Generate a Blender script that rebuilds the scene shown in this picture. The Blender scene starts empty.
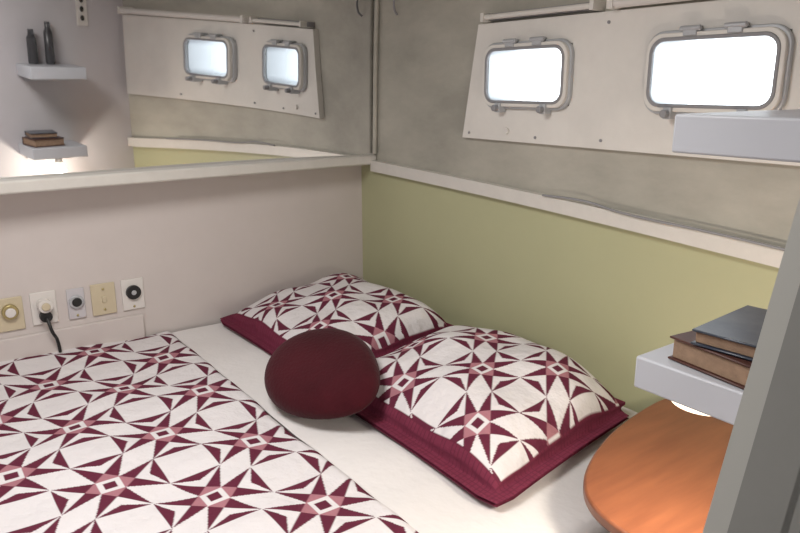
import bpy, bmesh, math, random
import numpy as np
from mathutils import Vector, Matrix
random.seed(3)
S=bpy.context.scene
S.view_settings.view_transform='Standard'

# ---------------------------------------------------------------- materials
def mat(name,col,rough=.6,metal=0,noise=0,nscale=8,bump=0,bscale=60,col2=None,emit=None,estr=0,spec=.4,sheen=0,stretch=None):
    m=bpy.data.materials.new(name); m.use_nodes=True
    nt=m.node_tree; b=nt.nodes['Principled BSDF']
    b.inputs['Roughness'].default_value=rough; b.inputs['Metallic'].default_value=metal
    b.inputs['Specular IOR Level'].default_value=spec
    b.inputs['Sheen Weight'].default_value=sheen
    b.inputs['Base Color'].default_value=(*col,1)
    tc=nt.nodes.new('ShaderNodeTexCoord')
    if noise>0 or col2:
        n=nt.nodes.new('ShaderNodeTexNoise'); n.inputs['Scale'].default_value=nscale
        n.inputs['Detail'].default_value=8; n.inputs['Roughness'].default_value=.65
        src=tc.outputs['Object']
        if stretch:
            mp=nt.nodes.new('ShaderNodeMapping'); mp.inputs['Scale'].default_value=stretch
            nt.links.new(src,mp.inputs['Vector']); src=mp.outputs['Vector']
        nt.links.new(src,n.inputs['Vector'])
        r=nt.nodes.new('ShaderNodeValToRGB')
        c2=col2 or tuple(c*(1-noise) for c in col)
        r.color_ramp.elements[0].position=.35; r.color_ramp.elements[1].position=.65
        r.color_ramp.elements[0].color=(*c2,1); r.color_ramp.elements[1].color=(*col,1)
        nt.links.new(n.outputs['Fac'],r.inputs['Fac']); nt.links.new(r.outputs['Color'],b.inputs['Base Color'])
    if bump>0:
        n=nt.nodes.new('ShaderNodeTexNoise'); n.inputs['Scale'].default_value=bscale
        nt.links.new(tc.outputs['Object'],n.inputs['Vector'])
        bp=nt.nodes.new('ShaderNodeBump'); bp.inputs['Strength'].default_value=bump; bp.inputs['Distance'].default_value=.01
        nt.links.new(n.outputs['Fac'],bp.inputs['Height']); nt.links.new(bp.outputs['Normal'],b.inputs['Normal'])
    if emit:
        b.inputs['Emission Color'].default_value=(*emit,1); b.inputs['Emission Strength'].default_value=estr
    return m
def cloth_attr(name):
    m=bpy.data.materials.new(name); m.use_nodes=True; nt=m.node_tree; b=nt.nodes['Principled BSDF']
    a=nt.nodes.new('ShaderNodeVertexColor'); a.layer_name='Col'
    nt.links.new(a.outputs['Color'],b.inputs['Base Color']); b.inputs['Roughness'].default_value=.9
    b.inputs['Specular IOR Level'].default_value=.1
    tc=nt.nodes.new('ShaderNodeTexCoord')
    n=nt.nodes.new('ShaderNodeTexNoise'); n.inputs['Scale'].default_value=30; n.inputs['Detail'].default_value=3
    nt.links.new(tc.outputs['Object'],n.inputs['Vector'])
    bp=nt.nodes.new('ShaderNodeBump'); bp.inputs['Strength'].default_value=.6; bp.inputs['Distance'].default_value=.014
    nt.links.new(n.outputs['Fac'],bp.inputs['Height']); nt.links.new(bp.outputs['Normal'],b.inputs['Normal'])
    return m
M_cream=mat('cream_wall_paint',(.66,.605,.575),.55,noise=.05,nscale=3)
M_green=mat('green_panel_paint',(.485,.49,.300),.45,noise=.05,nscale=2)
M_gray=mat('weathered_gray_wall',(.52,.50,.43),.6,col2=(.33,.32,.275),nscale=2.0,bump=.03,stretch=(.7,.7,1.6))
M_lav=mat('partition_paint',(.60,.58,.60),.6,noise=.04,nscale=3)
M_white=mat('white_enamel',(.78,.76,.71),.4,noise=.10,nscale=5)
M_trim=mat('trim_paint',(.70,.68,.63),.4,noise=.06,nscale=20)
M_frame=mat('porthole_metal',(.50,.52,.54),.35,metal=.3)
M_lip=mat('porthole_gasket',(.28,.28,.29),.5)
M_dark=mat('black_plastic',(.02,.02,.02),.4)
M_beige=mat('ivory_plastic',(.62,.54,.38),.4)
M_plast=mat('white_plastic',(.75,.72,.68),.35)
M_brass=mat('brass',(.5,.42,.2),.35,metal=.8)
M_sheet=mat('white_quilted_cotton',(.79,.765,.75),.9,noise=.03,nscale=6,bump=.25,bscale=35,spec=.1)
M_matt=mat('mattress_fabric',(.7,.68,.65),.9,bump=.2)
M_velvet=mat('maroon_velvet',(.062,.008,.013),.9,noise=.35,nscale=5,bump=.2,bscale=120,spec=.08,sheen=.1)
M_shelf=mat('white_laminate',(.56,.58,.62),.4)
M_jamb=mat('door_frame_paint',(.24,.24,.225),.5,noise=.08,nscale=6)
M_jedge=mat('door_edge_trim',(.42,.42,.39),.45)
M_floor=mat('wood_floor',(.25,.14,.07),.5,noise=.3,nscale=6)
M_ceil=mat('ceiling_paint',(.72,.70,.66),.7,noise=.03,nscale=3)
M_lamp=mat('lamp_shade_glow',(.9,.8,.65),.5,emit=(1,.86,.66),estr=1.6)
M_dome=mat('added_fill_glow',(.9,.9,.85),.5,emit=(1,.95,.88),estr=3)  # glow of the added fill fixtures
M_pages=mat('book_pages',(.36,.24,.16),.9,noise=.25,nscale=90)
M_cov1=mat('book_cover_blue',(.018,.028,.055),.3,col2=(.06,.07,.085),nscale=22)
M_cov2=mat('book_cover_brown',(.10,.04,.03),.45,noise=.3,nscale=20)
M_jar=mat('dark_glass',(.06,.06,.065),.2)
M_cloth=cloth_attr('patchwork_cotton')
# wood
M_wood=bpy.data.materials.new('orange_varnished_wood'); M_wood.use_nodes=True
nt=M_wood.node_tree; b=nt.nodes['Principled BSDF']; b.inputs['Roughness'].default_value=.32
tc=nt.nodes.new('ShaderNodeTexCoord'); mp=nt.nodes.new('ShaderNodeMapping'); mp.inputs['Scale'].default_value=(14,2,2)
n=nt.nodes.new('ShaderNodeTexNoise'); n.inputs['Scale'].default_value=3; n.inputs['Detail'].default_value=8
r=nt.nodes.new('ShaderNodeValToRGB'); r.color_ramp.elements[0].position=.3; r.color_ramp.elements[1].position=.7
r.color_ramp.elements[0].color=(.19,.062,.028,1); r.color_ramp.elements[1].color=(.27,.094,.042,1)
nt.links.new(tc.outputs['Object'],mp.inputs['Vector']); nt.links.new(mp.outputs['Vector'],n.inputs['Vector'])
nt.links.new(n.outputs['Fac'],r.inputs['Fac']); nt.links.new(r.outputs['Color'],b.inputs['Base Color'])
# mirror
M_mirror=bpy.data.materials.new('aged_mirror'); M_mirror.use_nodes=True
b=M_mirror.node_tree.nodes['Principled BSDF']; b.inputs['Metallic'].default_value=1; b.inputs['Roughness'].default_value=.02
b.inputs['Base Color'].default_value=(.82,.82,.82,1)
# glass
M_glass=bpy.data.materials.new('window_glass'); M_glass.use_nodes=True; nt=M_glass.node_tree
nt.nodes.clear(); o=nt.nodes.new('ShaderNodeOutputMaterial'); mx=nt.nodes.new('ShaderNodeMixShader'); t=nt.nodes.new('ShaderNodeBsdfTransparent'); g=nt.nodes.new('ShaderNodeBsdfGlossy')
g.inputs['Roughness'].default_value=.05; mx.inputs[0].default_value=.06
nt.links.new(t.outputs[0],mx.inputs[1]); nt.links.new(g.outputs[0],mx.inputs[2]); nt.links.new(mx.outputs[0],o.inputs[0])

# ---------------------------------------------------------------- mesh builder
class MB:
    def __init__(s): s.v=[];s.f=[];s.m=[];s.mats=[]
    def mi(s,m):
        if m not in s.mats: s.mats.append(m)
        return s.mats.index(m)
    def add(s,vs,fs,m):
        o=len(s.v); s.v+= [tuple(v) for v in vs]; k=s.mi(m)
        for f in fs: s.f.append([i+o for i in f]); s.m.append(k)
    def prism(s,poly,a,b,axis,m):
        def P(p,t):
            return {'x':(t,p[0],p[1]),'y':(p[0],t,p[1]),'z':(p[0],p[1],t)}[axis]
        n=len(poly); vs=[P(p,a) for p in poly]+[P(p,b) for p in poly]
        fs=[list(range(n))[::-1],list(range(n,2*n))]+[[i,(i+1)%n,n+(i+1)%n,n+i] for i in range(n)]
        s.add(vs,fs,m)
    def ring(s,o,i,a,b,axis,m):
        def P(p,t):
            return {'x':(t,p[0],p[1]),'y':(p[0],t,p[1]),'z':(p[0],p[1],t)}[axis]
        n=len(o); vs=[P(p,a) for p in o]+[P(p,b) for p in o]+[P(p,a) for p in i]+[P(p,b) for p in i]
        fs=[]
        for k in range(n):
            j=(k+1)%n
            fs+=[[k,j,n+j,n+k],[2*n+k,3*n+k,3*n+j,2*n+j],[k,2*n+k,2*n+j,j],[n+k,n+j,3*n+j,3*n+k]]
        s.add(vs,fs,m)
    def box(s,x0,x1,y0,y1,z0,z1,m): s.prism([(x0,y0),(x1,y0),(x1,y1),(x0,y1)],z0,z1,'z',m)
    def cyl(s,c,r,a,b,axis,m,n=20,r2=None):
        r2=r if r2 is None else r2
        pts=[(c[0]+r*math.cos(2*math.pi*k/n),c[1]+r*math.sin(2*math.pi*k/n)) for k in range(n)]
        pts2=[(c[0]+r2*math.cos(2*math.pi*k/n),c[1]+r2*math.sin(2*math.pi*k/n)) for k in range(n)]
        def P(p,t): return {'x':(t,p[0],p[1]),'y':(p[0],t,p[1]),'z':(p[0],p[1],t)}[axis]
        vs=[P(p,a) for p in pts]+[P(p,b) for p in pts2]
        s.add(vs,[list(range(n))[::-1],list(range(n,2*n))]+[[k,(k+1)%n,n+(k+1)%n,n+k] for k in range(n)],m)
    def rev(s,c,prof,m,n=28):
        vs=[];fs=[]
        for (r,z) in prof:
            for k in range(n): vs.append((c[0]+r*math.cos(2*math.pi*k/n),c[1]+r*math.sin(2*math.pi*k/n),c[2]+z))
        for j in range(len(prof)-1):
            for k in range(n): fs.append([j*n+k,j*n+(k+1)%n,(j+1)*n+(k+1)%n,(j+1)*n+k])
        s.add(vs,fs,m)
    def done(s,name,bevel=0,seg=2,smooth=False,xf=None):
        me=bpy.data.meshes.new(name); me.from_pydata(s.v,[],s.f)
        for m in s.mats: me.materials.append(m)
        me.polygons.foreach_set('material_index',s.m)
        bm=bmesh.new(); bm.from_mesh(me); bmesh.ops.recalc_face_normals(bm,faces=bm.faces); bm.to_mesh(me); bm.free()
        ob=bpy.data.objects.new(name,me); S.collection.objects.link(ob)
        if xf: me.transform(xf)
        if bevel:
            md=ob.modifiers.new('b','BEVEL'); md.width=bevel; md.segments=seg; md.limit_method='ANGLE'; md.angle_limit=math.radians(40)
        if smooth or bevel:
            me.polygons.foreach_set('use_smooth',[True]*len(me.polygons))
            try:
                me.set_sharp_from_angle(angle=math.radians(35))
            except Exception: pass
        return ob
def rr(cx,cz,w,h,r,n=7):
    pts=[]
    for (sx,sz,a0) in ((1,1,0),(-1,1,90),(-1,-1,180),(1,-1,270)):
        for k in range(n+1):
            a=math.radians(a0+90*k/n); pts.append((cx+sx*(w/2-r)+r*math.cos(a),cz+sz*(h/2-r)+r*math.sin(a)))
    return pts
def tube(name,pts,r,m):
    cu=bpy.data.curves.new(name,'CURVE'); cu.dimensions='3D'; cu.bevel_depth=r; cu.bevel_resolution=3; cu.use_fill_caps=True
    sp=cu.splines.new('BEZIER'); sp.bezier_points.add(len(pts)-1)
    for p,q in zip(sp.bezier_points,pts): p.co=q; p.handle_left_type=p.handle_right_type='AUTO'
    cu.materials.append(m); ob=bpy.data.objects.new(name,cu); S.collection.objects.link(ob); return ob

# ---------------------------------------------------------------- room shell
W=[(.860,1.530),(1.400,1.530)]
CEIL=2.05; XE=3.2; YE=-2.4
def tz(x): return 1.2205-.041*x     # trim centre height on right wall
b=MB()
b.prism([(0,0),(XE,0),(XE,tz(XE)),(0,tz(0))],0,.08,'y',M_green)
zl,zh=1.452,1.608
b.prism([(0,tz(0)),(XE,tz(XE)),(XE,zl),(0,zl)],0,.08,'y',M_gray)
b.prism([(0,zh),(XE,zh),(XE,CEIL),(0,CEIL)],0,.08,'y',M_gray)
hw=.152
xs=[0,W[0][0]-hw,W[0][0]+hw,W[1][0]-hw,W[1][0]+hw,XE]
for i in (0,2,4): b.prism([(xs[i],zl),(xs[i+1],zl),(xs[i+1],zh),(xs[i],zh)],0,.08,'y',M_gray)
b.done('wall_right')
b=MB(); b.box(-.06,0,YE,.08,0,CEIL,M_cream); b.done('wall_left')
b=MB(); b.box(-.06,XE,YE-.06,YE,0,CEIL,M_lav); b.done('wall_front')
b=MB(); b.box(XE,XE+.06,YE-.06,.08,0,CEIL,M_jamb); b.done('wall_back')
b=MB(); b.box(-.06,XE+.06,YE-.06,.08,-.05,0,M_floor); b.done('floor')
b=MB(); b.box(-.06,XE+.06,YE-.06,.08,CEIL,CEIL+.05,M_ceil); b.done('ceiling')
# partition with door opening
b=MB()
pe=[(-1.0,0),(-1.0,1.09),(-.976,1.15),(-.897,1.395),(-.863,1.5),(-.84,1.85)]
YL=-1.464
b.prism([(0,0)]+pe+[(-.84,CEIL),(0,CEIL)],2.0,2.05,'x',M_lav)
b.prism([(YE,0),(YL-.004,0),(YL-.004,CEIL),(YE,CEIL)],2.0,2.05,'x',M_lav)
b.prism([(YL-.004,1.85),(-.84,1.85),(-.84,CEIL),(YL-.004,CEIL)],2.0,2.05,'x',M_lav)
b.done('wall_partition')
b=MB()
inn=[(y-.004,z) for y,z in pe]; out=[(y,z) for y,z in pe]
b.prism(inn+out[::-1],1.996,2.014,'x',M_jedge)
b.prism(inn+out[::-1],2.014,2.055,'x',M_jamb)
b.prism([(y-.004,z) for y,z in pe]+[(y+.06,z) for y,z in pe[::-1]],2.05,2.062,'x',M_jamb)
b.done('trim_door_right')
b=MB(); b.box(1.996,2.055,YL-.004,YL,0,1.85,M_jamb); b.box(2.05,2.062,YL-.07,YL,0,1.85,M_jamb); b.done('trim_door_left')

# mirror above left ledge: a thin sheet slightly bowed (concave) and leaning in at the top
def fy(y):
    sl=lambda v: .238*(v+.545) if v>-.87 else -.0765+ .03*min(1,(-.87-v)/.25)
    n=60; s=0; h=(y+.545)/n
    for k in range(n): s+=sl(-.545+h*(k+.5))*h
    return .060+s
def gz(z): d=z-1.258; return .005*d+.11*d*d/2
ys=np.linspace(-.001,YE+.001,97); zs=np.linspace(1.258,CEIL-.001,33)
vs=[];fs=[]
for z in zs:
    for y in ys: vs.append((fy(y)+gz(z),y,z))
ny=len(ys)
for j in range(len(zs)-1):
    for k in range(ny-1): fs.append([j*ny+k,j*ny+k+1,(j+1)*ny+k+1,(j+1)*ny+k])
o=len(vs); vs+=[(.002,ys[0],zs[0]),(.002,ys[-1],zs[0]),(.002,ys[-1],zs[-1]),(.002,ys[0],zs[-1])]
fs.append([o,o+1,o+2,o+3]); fs.append([o+1]+[k for k in range(ny-1,-1,-1)]+[o])
b=MB(); b.add(vs,fs,M_mirror)
ob=b.done('wall_mirror')
ob.data.polygons.foreach_set('use_smooth',[True]*(len(fs)-2)+[False]*2); ob.data.set_sharp_from_angle(angle=math.radians(30))
b=MB(); b.prism([(0,-.001),(.105,-.001),(.175,YE),(0,YE)],1.222,1.2578,'z',M_trim); b.done('trim_1',.006)
# sloping trim on right wall
b=MB(); N=12
k=lambda x: tz(x)+.010*math.sin(math.pi*min(x,1.9)/1.9)
for i in range(N):
    x0=.10+(1.99-.10)*i/N; x1=.10+(1.99-.10)*(i+1)/N
    b.prism([(x0,k(x0)-.019),(x1,k(x1)-.019),(x1,k(x1)+.019),(x0,k(x0)+.019)],-.026,0,'y',M_trim)
b.done('trim_2')
tube('cable_run',[(.95,-.032,k(.95)+.022),(1.1,-.032,k(1.1)+.030),(1.2,-.034,k(1.2)+.022),(1.45,-.032,k(1.45)+.023),(1.7,-.032,k(1.7)+.022)],.003,M_lip)
tube('corner_conduit',[(.108,-.012,1.262),(.12,-.012,1.6),(.15,-.012,CEIL-.002)],.008,M_gray)

# window panel
b=MB()
x0=W[0][0]-hw;x1=W[0][0]+hw;x2=W[1][0]-hw;x3=W[1][0]+hw
b.prism([(.598,1.349),(x0,1.349),(x0,1.675),(.658,1.675)],-.018,-.0002,'y',M_white)
for (a,c) in ((x1,x2),(x3,1.97)): b.prism([(a,1.349),(c,1.349),(c,1.675),(a,1.675)],-.018,-.0002,'y',M_white)
for (a,c) in ((x0,x1),(x2,x3)):
    b.prism([(a,1.349),(c,1.349),(c,zl),(a,zl)],-.018,-.0002,'y',M_white)
    b.prism([(a,zh),(c,zh),(c,1.675),(a,1.675)],-.018,-.0002,'y',M_white)
for (sx,sz) in ((.63,1.365),(.9,1.365),(1.12,1.37),(1.12,1.65),(1.62,1.37)): b.cyl((sx,sz),.004,-.021,-.018,'y',M_lip,10)
b.cyl((.79,1.378),.009,-.024,-.018,'y',M_white,16)
b.done('window_panel')
for i,(cx,cz) in enumerate(W):
    b=MB()
    b.ring(rr(cx,cz,.322,.180,.042),rr(cx,cz,.300,.155,.036),-.030,-.0185,'y',M_frame)
    b.ring(rr(cx,cz,.310,.168,.038),rr(cx,cz,.290,.148,.034),-.040,-.028,'y',M_white)
    b.ring(rr(cx,cz,.300,.154,.036),rr(cx,cz,.284,.140,.030),-.030,.09,'y',M_frame)
    b.ring(rr(cx,cz,.292,.150,.034),rr(cx,cz,.276,.134,.028),-.042,-.034,'y',M_lip)
    b.prism(rr(cx,cz,.288,.144,.030),.030,.034,'y',M_glass)
    for dx in (-.085,.085):
        b.box(cx+dx-.010,cx+dx+.010,-.048,-.02,cz-.100,cz-.074,M_frame)
        b.cyl((cx+dx,cz-.088),.009,-.062,-.046,'y',M_lip,14)
    for dx in (-.05,.05):
        b.box(cx+dx-.016,cx+dx+.016,-.044,-.02,cz+.076,cz+.097,M_frame)
        b.cyl((-.040,cz+.091),.006,cx+dx-.024,cx+dx+.024,'x',M_frame,12)
    b.done('window_%d'%(i+1),.002,2)
# curtain rails
b=MB()
b.cyl((-.034,1.690),.007,.70,1.085,'x',M_white,14)
b.box(.69,1.09,-.024,-.0,1.682,1.700,M_lip)
for x in (.70,1.085): b.box(x-.006,x+.006,-.045,0,1.679,1.702,M_white)
b.done('curtain_rail')
b=MB()
b.cyl((-.034,1.690),.012,1.13,1.95,'x',M_plast,14)
for x in (1.14,1.94): b.box(x-.008,x+.008,-.048,0,1.6775,1.706,M_white)
b.done('curtain_rail')
tube('wall_conduit',[(.24,-.006,1.735),(.245,-.02,1.75),(.25,-.012,1.85),(.25,-.008,CEIL-.002)],.004,M_lip)

# ---------------------------------------------------------------- patchwork
WH=np.array((.74,.71,.715)); BU=np.array((.125,.024,.046)); PK=np.array((.40,.18,.21)); BD=np.array((.17,.030,.058))
def pattern(u,v,c):
    L=c*math.sqrt(2)
    p=(u+v)/math.sqrt(2); q=(u-v)/math.sqrt(2)
    p=(p+L/2)%L-L/2; q=(q+L/2)%L-L/2
    P=np.abs(p); Q=np.abs(q)
    A=np.maximum(P,Q); B=np.minimum(P,Q)
    g=L*.31; h=g/2; out=L/2
    col=np.empty(u.shape+(3,)); col[:]=WH
    t=np.clip((A-h)/(out-h),0,1)
    spike=(A>=h)&(B<h)&(B>h*(.04+.96*t))
    col[spike]=BU
    Pp=out-P; Qp=out-Q; D=out-h
    s=(Pp+Qp)-D; al=np.abs(Pp-Qp)/D
    fr=(P>=h)&(Q>=h)&(s>0)&(s<D*.45*(1-al))
    col[fr]=BU
    cen=A<h; col[cen]=PK
    col[cen&((P+Q)<h*.95)]=WH
    col[cen&((P+Q)<h*.52)]=BU
    return col
def grid_obj(name,X,Y,Z,C,m):
    ny,nx=X.shape; V=np.stack([X,Y,Z],-1).reshape(-1,3)
    idx=np.arange(nx*ny).reshape(ny,nx)
    F=np.stack([idx[:-1,:-1],idx[:-1,1:],idx[1:,1:],idx[1:,:-1]],-1).reshape(-1,4)
    me=bpy.data.meshes.new(name); me.vertices.add(len(V)); me.vertices.foreach_set('co',V.ravel())
    me.loops.add(len(F)*4); me.loops.foreach_set('vertex_index',F.ravel().astype(np.int32))
    me.polygons.add(len(F)); me.polygons.foreach_set('loop_start',np.arange(0,len(F)*4,4,dtype=np.int32))
    me.polygons.foreach_set('loop_total',np.full(len(F),4,dtype=np.int32))
    me.update(calc_edges=True); me.validate()
    me.polygons.foreach_set('use_smooth',[True]*len(F))
    if C is not None:
        at=me.color_attributes.new('Col','FLOAT_COLOR','POINT')
        a=np.ones((len(V),4)); a[:,:3]=C.reshape(-1,3); at.data.foreach_set('color',a.ravel())
    me.materials.append(m)
    ob=bpy.data.objects.new(name,me); S.collection.objects.link(ob); return ob
def und(x,y):
    return .0035*np.sin(9*x+4*y)+.003*np.sin(17*x-11*y+1)+.0025*np.sin(5*x+23*y)+.0015*np.sin(41*x+9*y)
BX=1.51
def drape(s,y,z0):
    ang=np.clip((s-BX)/.035,0,math.pi/2)
    x=np.where(s<BX,s,BX+.035*np.sin(ang))
    z=z0-np.where(s<BX,0,.035*(1-np.cos(ang)))-np.maximum(0,s-BX-.055)
    return x,z
b=MB(); b.box(.012,BX+.015,-2.25,-.012,.36,.685,M_matt); b.box(.012,BX,-2.25,-.012,.02,.35,M_white); bed=b.done('bed',.03,3)
s=np.arange(.012,1.78,.0022); y=np.arange(-1.95,-.777,.0022); SS,YY=np.meshgrid(s,y)
edge=np.clip((-.777-YY)/.02,0,1)
X,Z=drape(SS,YY,.712+und(SS,YY)-.010*(1-edge)**2)
C=pattern(SS-.716,YY+1.035,.158)
grid_obj('patchwork_quilt',X,YY,Z,C,M_cloth)
s=np.arange(.012,1.78,.01); y=np.linspace(-.776,-.02,76); SS,YY=np.meshgrid(s,y)
X,Z=drape(SS,YY,.702+.6*und(SS,YY)); grid_obj('bed_sheet',X,YY,Z,None,M_sheet)

# pillows
def pillow(name,cx,cy,w,d,H,tilt,rot,off,taper):
    N=320; M_=250
    u=np.linspace(-1,1,N); v=np.linspace(-1,1,M_); U,V=np.meshgrid(u,v)
    lx=U*w/2; ly=V*d/2
    lx=lx*(1-.02*(1-V**2)*(np.abs(U)**4)); ly=ly*(1-.03*(1-U**2)*(np.abs(V)**4))
    cr_=np.clip((np.abs(U)-.84)/.16,0,1)*np.clip((np.abs(V)-.80)/.20,0,1)
    k_=np.where(V>0,.045,.012)
    lx=lx-np.sign(U)*cr_*k_; ly=ly-np.sign(V)*cr_*k_
    lx=lx-taper*((V+1)/2)*np.clip(U,0,1)
    fl=.034
    iu=np.clip(np.abs(U)*w/2/(w/2-fl),0,1); iv=np.clip(np.abs(V)*d/2/(d/2-fl),0,1)
    h=H*np.power(np.clip((1-iu**3)*(1-iv**3),0,1),.48)
    h=h*(1+.28*V)
    wr=.005*np.sin(13*lx+21*ly+off)+.003*np.sin(31*lx-9*ly+off*2)+.003*np.sin(7*lx-37*ly+off)
    h=h+wr*np.minimum(1,h/.03)
    bord=(w/2-np.abs(U)*w/2<.040)|(d/2-np.abs(V)*d/2<.052)
    C=pattern(U*w/2-off*.02,V*d/2+off*.013,.138); C[bord]=BD
    st=((w/2-np.abs(U)*w/2)*1000%12<2)|((d/2-np.abs(V)*d/2)*1000%12<2)
    C[bord&st]=BD*.75
    top=np.stack([lx,ly,h+.006],-1)
    bot=np.stack([lx,ly,-.10*h-.001],-1)
    T=np.concatenate([top,bot[::-1]],0); CC=np.concatenate([C,C[::-1]*0+BD],0)
    ct,st_=math.cos(tilt),math.sin(tilt)
    yy=T[...,1]+d/2; y2=yy*ct-T[...,2]*st_-d/2; z2=yy*st_+T[...,2]*ct
    cr,sr=math.cos(rot),math.sin(rot)
    x3=T[...,0]*cr-y2*sr+cx; y3=T[...,0]*sr+y2*cr+cy
    return grid_obj(name,x3,y3,z2+.716,CC,M_cloth)
pillow('pillow',.356,-.340,.69,.56,.105,.06,.0,1.0,0)
pillow('pillow',1.053,-.345,.72,.565,.122,.03,.0,3.0,.080)

# maroon beret-like cushion
N=64; Mr=40; vs=[];fs=[]
a=np.linspace(0,2*math.pi,N,endpoint=False)
b=MB()
for j in range(Mr+1):
    ph=-math.pi/2+math.pi*j/Mr
    for t in a:
        rx=.188*(1+.05*math.cos(2*t)); ry=.135*(1-.10*math.cos(t))
        rad=abs(math.cos(ph))**.6
        zz=math.copysign(abs(math.sin(ph))**.95,math.sin(ph))*(.046 if ph>0 else .030)
        vs.append((rx*rad*math.cos(t),ry*rad*math.sin(t),zz))
for j in range(Mr):
    for k2 in range(N): fs.append([j*N+k2,j*N+(k2+1)%N,(j+1)*N+(k2+1)%N,(j+1)*N+k2])
b.add(vs,fs,M_velvet)
xf=Matrix.Translation((.800,-.650,.795))@Matrix.Rotation(math.radians(29),4,'X')@Matrix.Rotation(math.radians(4),4,'Y')@Matrix.Rotation(math.radians(2),4,'Z')
b.done('round_cushion',smooth=True,xf=xf)

# ---------------------------------------------------------------- bedside table
b=MB()
pts=[(1.99,-.03),(1.44,-.03),(1.405,-.08),(1.412,-.18),(1.43,-.29),(1.455,-.38),(1.49,-.465),(1.53,-.53),(1.58,-.572),(1.64,-.59),(1.72,-.595),(1.99,-.595)]
def chaikin(P):
    Q=[P[0]]
    for i in range(len(P)-1):
        a_,b_=P[i],P[i+1]; Q.append((a_[0]*.75+b_[0]*.25,a_[1]*.75+b_[1]*.25)); Q.append((a_[0]*.25+b_[0]*.75,a_[1]*.25+b_[1]*.75))
    Q.append(P[-1]); return Q
pts=chaikin(chaikin(pts))
b.prism(pts,.780,.803,'z',M_wood)
b.box(1.62,1.99,-.50,-.03,.02,.78,M_white)
b.box(1.66,1.95,-.512,-.50,.45,.73,M_white); b.box(1.66,1.95,-.512,-.50,.08,.42,M_white)
b.cyl((1.80,.59),.012,-.535,-.512,'y',M_brass)
b.done('bedside_table',.005,2)

# shelves on partition
def shelf(name,y0,y1,z0,z1,x0=1.742):
    b=MB(); b.box(x0,1.999,y0,y1,z0,z1,M_shelf); b.box(1.985,1.999,y0+.03,y1-.03,z0-.02,z0,M_shelf); b.done(name,.003,2)
shelf('wall_shelf',-.715,-.40,1.116,1.160)
shelf('wall_shelf',-.680,-.36,1.421,1.468)
def book(name,cx,cy,z,w,d,h,rot,mc):
    b=MB(); t=.003
    b.box(-w/2,w/2,-d/2,d/2,0,t,mc); b.box(-w/2,w/2,-d/2,d/2,h-t,h,mc)
    b.box(w/2-t,w/2,-d/2,d/2,0,h,mc)
    b.box(-w/2+.004,w/2-t,-d/2+.004,d/2-.004,t,h-t,M_pages)
    b.done(name,.001,1,xf=Matrix.Translation((cx,cy,z))@Matrix.Rotation(rot,4,'Z'))
book('book',1.860,-.614,1.161,.150,.18,.031,math.radians(-8),M_cov2)
book('book',1.872,-.622,1.193,.140,.150,.020,math.radians(4),M_cov1)
for yy,h in ((-.60,.13),(-.50,.16)):
    b=MB(); b.rev((1.955,yy,1.469),[(0,0),(.026,0),(.028,.01),(.026,h*.75),(.016,h*.85),(.016,h),(0,h)],M_jar,20); b.done('glass_jar',smooth=True)

# under-shelf lamp
lx_,ly_=1.765,-.575
b=MB(); b.rev((lx_,ly_,1.115),[(0,0),(.02,0),(.022,-.014)],M_plast); b.rev((lx_,ly_,1.115),[(.022,-.014),(.042,-.042),(.045,-.052),(.038,-.055),(0,-.045)],M_lamp)
b.done('shelf_lamp',smooth=True)
l=bpy.data.lights.new('lamp_bulb','POINT'); l.energy=6; l.color=(1,.90,.76); l.shadow_soft_size=.03
o=bpy.data.objects.new('lamp_bulb',l); o.location=(lx_,ly_,1.02); S.collection.objects.link(o)

# switch panel on partition (seen in the mirror)
b=MB(); b.box(1.990,1.999,-.30,-.23,1.62,1.75,M_plast)
for z in (1.65,1.685,1.72): b.cyl((-.265,z),.011,1.982,1.990,'x',M_dark,14)
b.done('switch_panel')

# outlets on the left wall
def plate(name,y,z,w,h,mc): 
    b=MB(); b.box(.0005,.007,y-w/2,y+w/2,z-h/2,z+h/2,mc); return b
b=plate('',-1.236,.855,.072,.10,M_beige); b.cyl((-1.236,.865),.022,.007,.022,'x',M_brass,24); b.cyl((-1.236,.865),.014,.022,.030,'x',M_plast,20); b.done('dimmer_switch',.002)
b=plate('',-1.145,.858,.070,.10,M_plast); b.cyl((-1.145,.870),.020,.007,.040,'x',M_plast,24); b.cyl((-1.145,.835),.017,.007,.030,'x',M_dark,20); b.cyl((-1.145,.870),.012,.040,.046,'x',M_beige,16); b.done('power_outlet',.002)
b=plate('',-1.055,.855,.050,.095,M_lav); b.cyl((-1.055,.862),.021,.007,.016,'x',M_frame,24); b.cyl((-1.055,.862),.014,.016,.020,'x',M_dark,20);b.cyl((-1.055,.818),.004,.007,.010,'x',M_brass,10); b.done('telephone_jack',.002)
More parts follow.
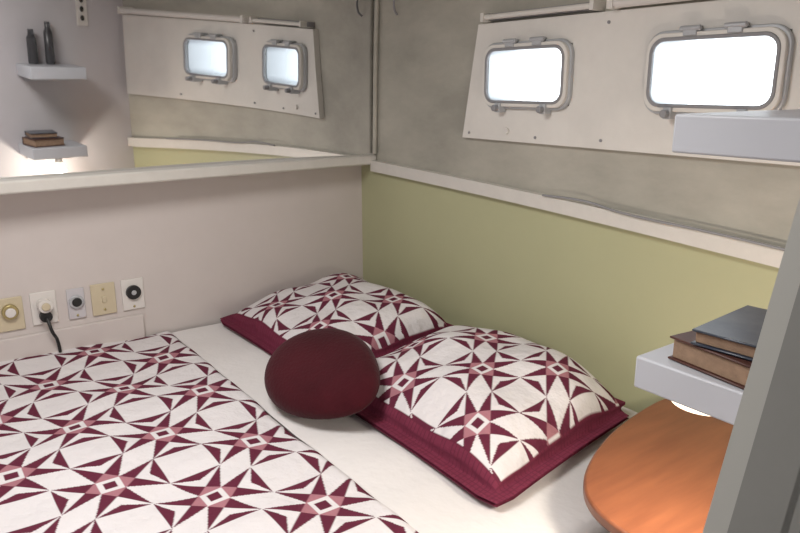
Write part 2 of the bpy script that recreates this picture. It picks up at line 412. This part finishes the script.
b=plate('',-.975,.855,.072,.10,M_beige); b.cyl((-.975,.888),.004,.007,.010,'x',M_brass,10); b.cyl((-.975,.822),.004,.007,.010,'x',M_brass,10); b.box(.007,.012,-.981,-.969,.845,.865,M_beige); b.done('light_switch',.002)
b=plate('',-.885,.855,.068,.10,M_plast); b.cyl((-.885,.863),.023,.007,.018,'x',M_dark,24); b.cyl((-.885,.863),.008,.018,.021,'x',M_frame,16); b.cyl((-.885,.815),.004,.007,.010,'x',M_brass,10); b.done('cable_socket',.002)
tube('power_cord',[(.04,-1.145,.835),(.055,-1.14,.80),(.035,-1.125,.76),(.03,-1.12,.72)],.005,M_dark)
b=MB(); b.box(.0005,.014,-2.2,-.86,.70,.785,M_cream); b.done('trim_3',.004)

# unseen fill lights with dome fixtures, added under the ceiling to brighten the interior
def add_fill_lamp(x,y,e,sz):
    b=MB(); b.rev((x,y,CEIL-.001),[(0,0),(.12,0),(.125,-.015)],M_plast); b.rev((x,y,CEIL-.001),[(.115,-.015),(.09,-.045),(.05,-.06),(0,-.065)],M_dome)
    b.done('added_fill_lamp',smooth=True)
    l=bpy.data.lights.new('added_fill_light','AREA'); l.shape='DISK'; l.size=sz; l.energy=e; l.color=(1,.97,.95)
    o=bpy.data.objects.new('added_fill_light',l); o.location=(x,y,CEIL-.075); S.collection.objects.link(o)
add_fill_lamp(1.15,-1.35,16.5,.6)  # added fill over the bed, out of view
add_fill_lamp(2.7,-1.6,2.5,.3)  # weak added fill behind the camera, lights the door jambs

# sky
w=bpy.data.worlds.new('sky'); S.world=w; w.use_nodes=True
bg=w.node_tree.nodes['Background']; bg.inputs[0].default_value=(.88,.95,1,1); bg.inputs[1].default_value=5

# camera
F=Vector((-.7807,.5734,-.2487)).normalized(); R=Vector((.592,.806,0)).normalized(); R=(R-F*R.dot(F)).normalized(); U=R.cross(F)
cd=bpy.data.cameras.new('camera'); cam=bpy.data.objects.new('camera',cd); S.collection.objects.link(cam)
m=Matrix((R,U,-F)).transposed().to_4x4(); m.translation=(2.25,-1.47,1.5); cam.matrix_world=m
cd.sensor_width=36; cd.lens=31.5; cd.clip_start=.02
S.camera=cam
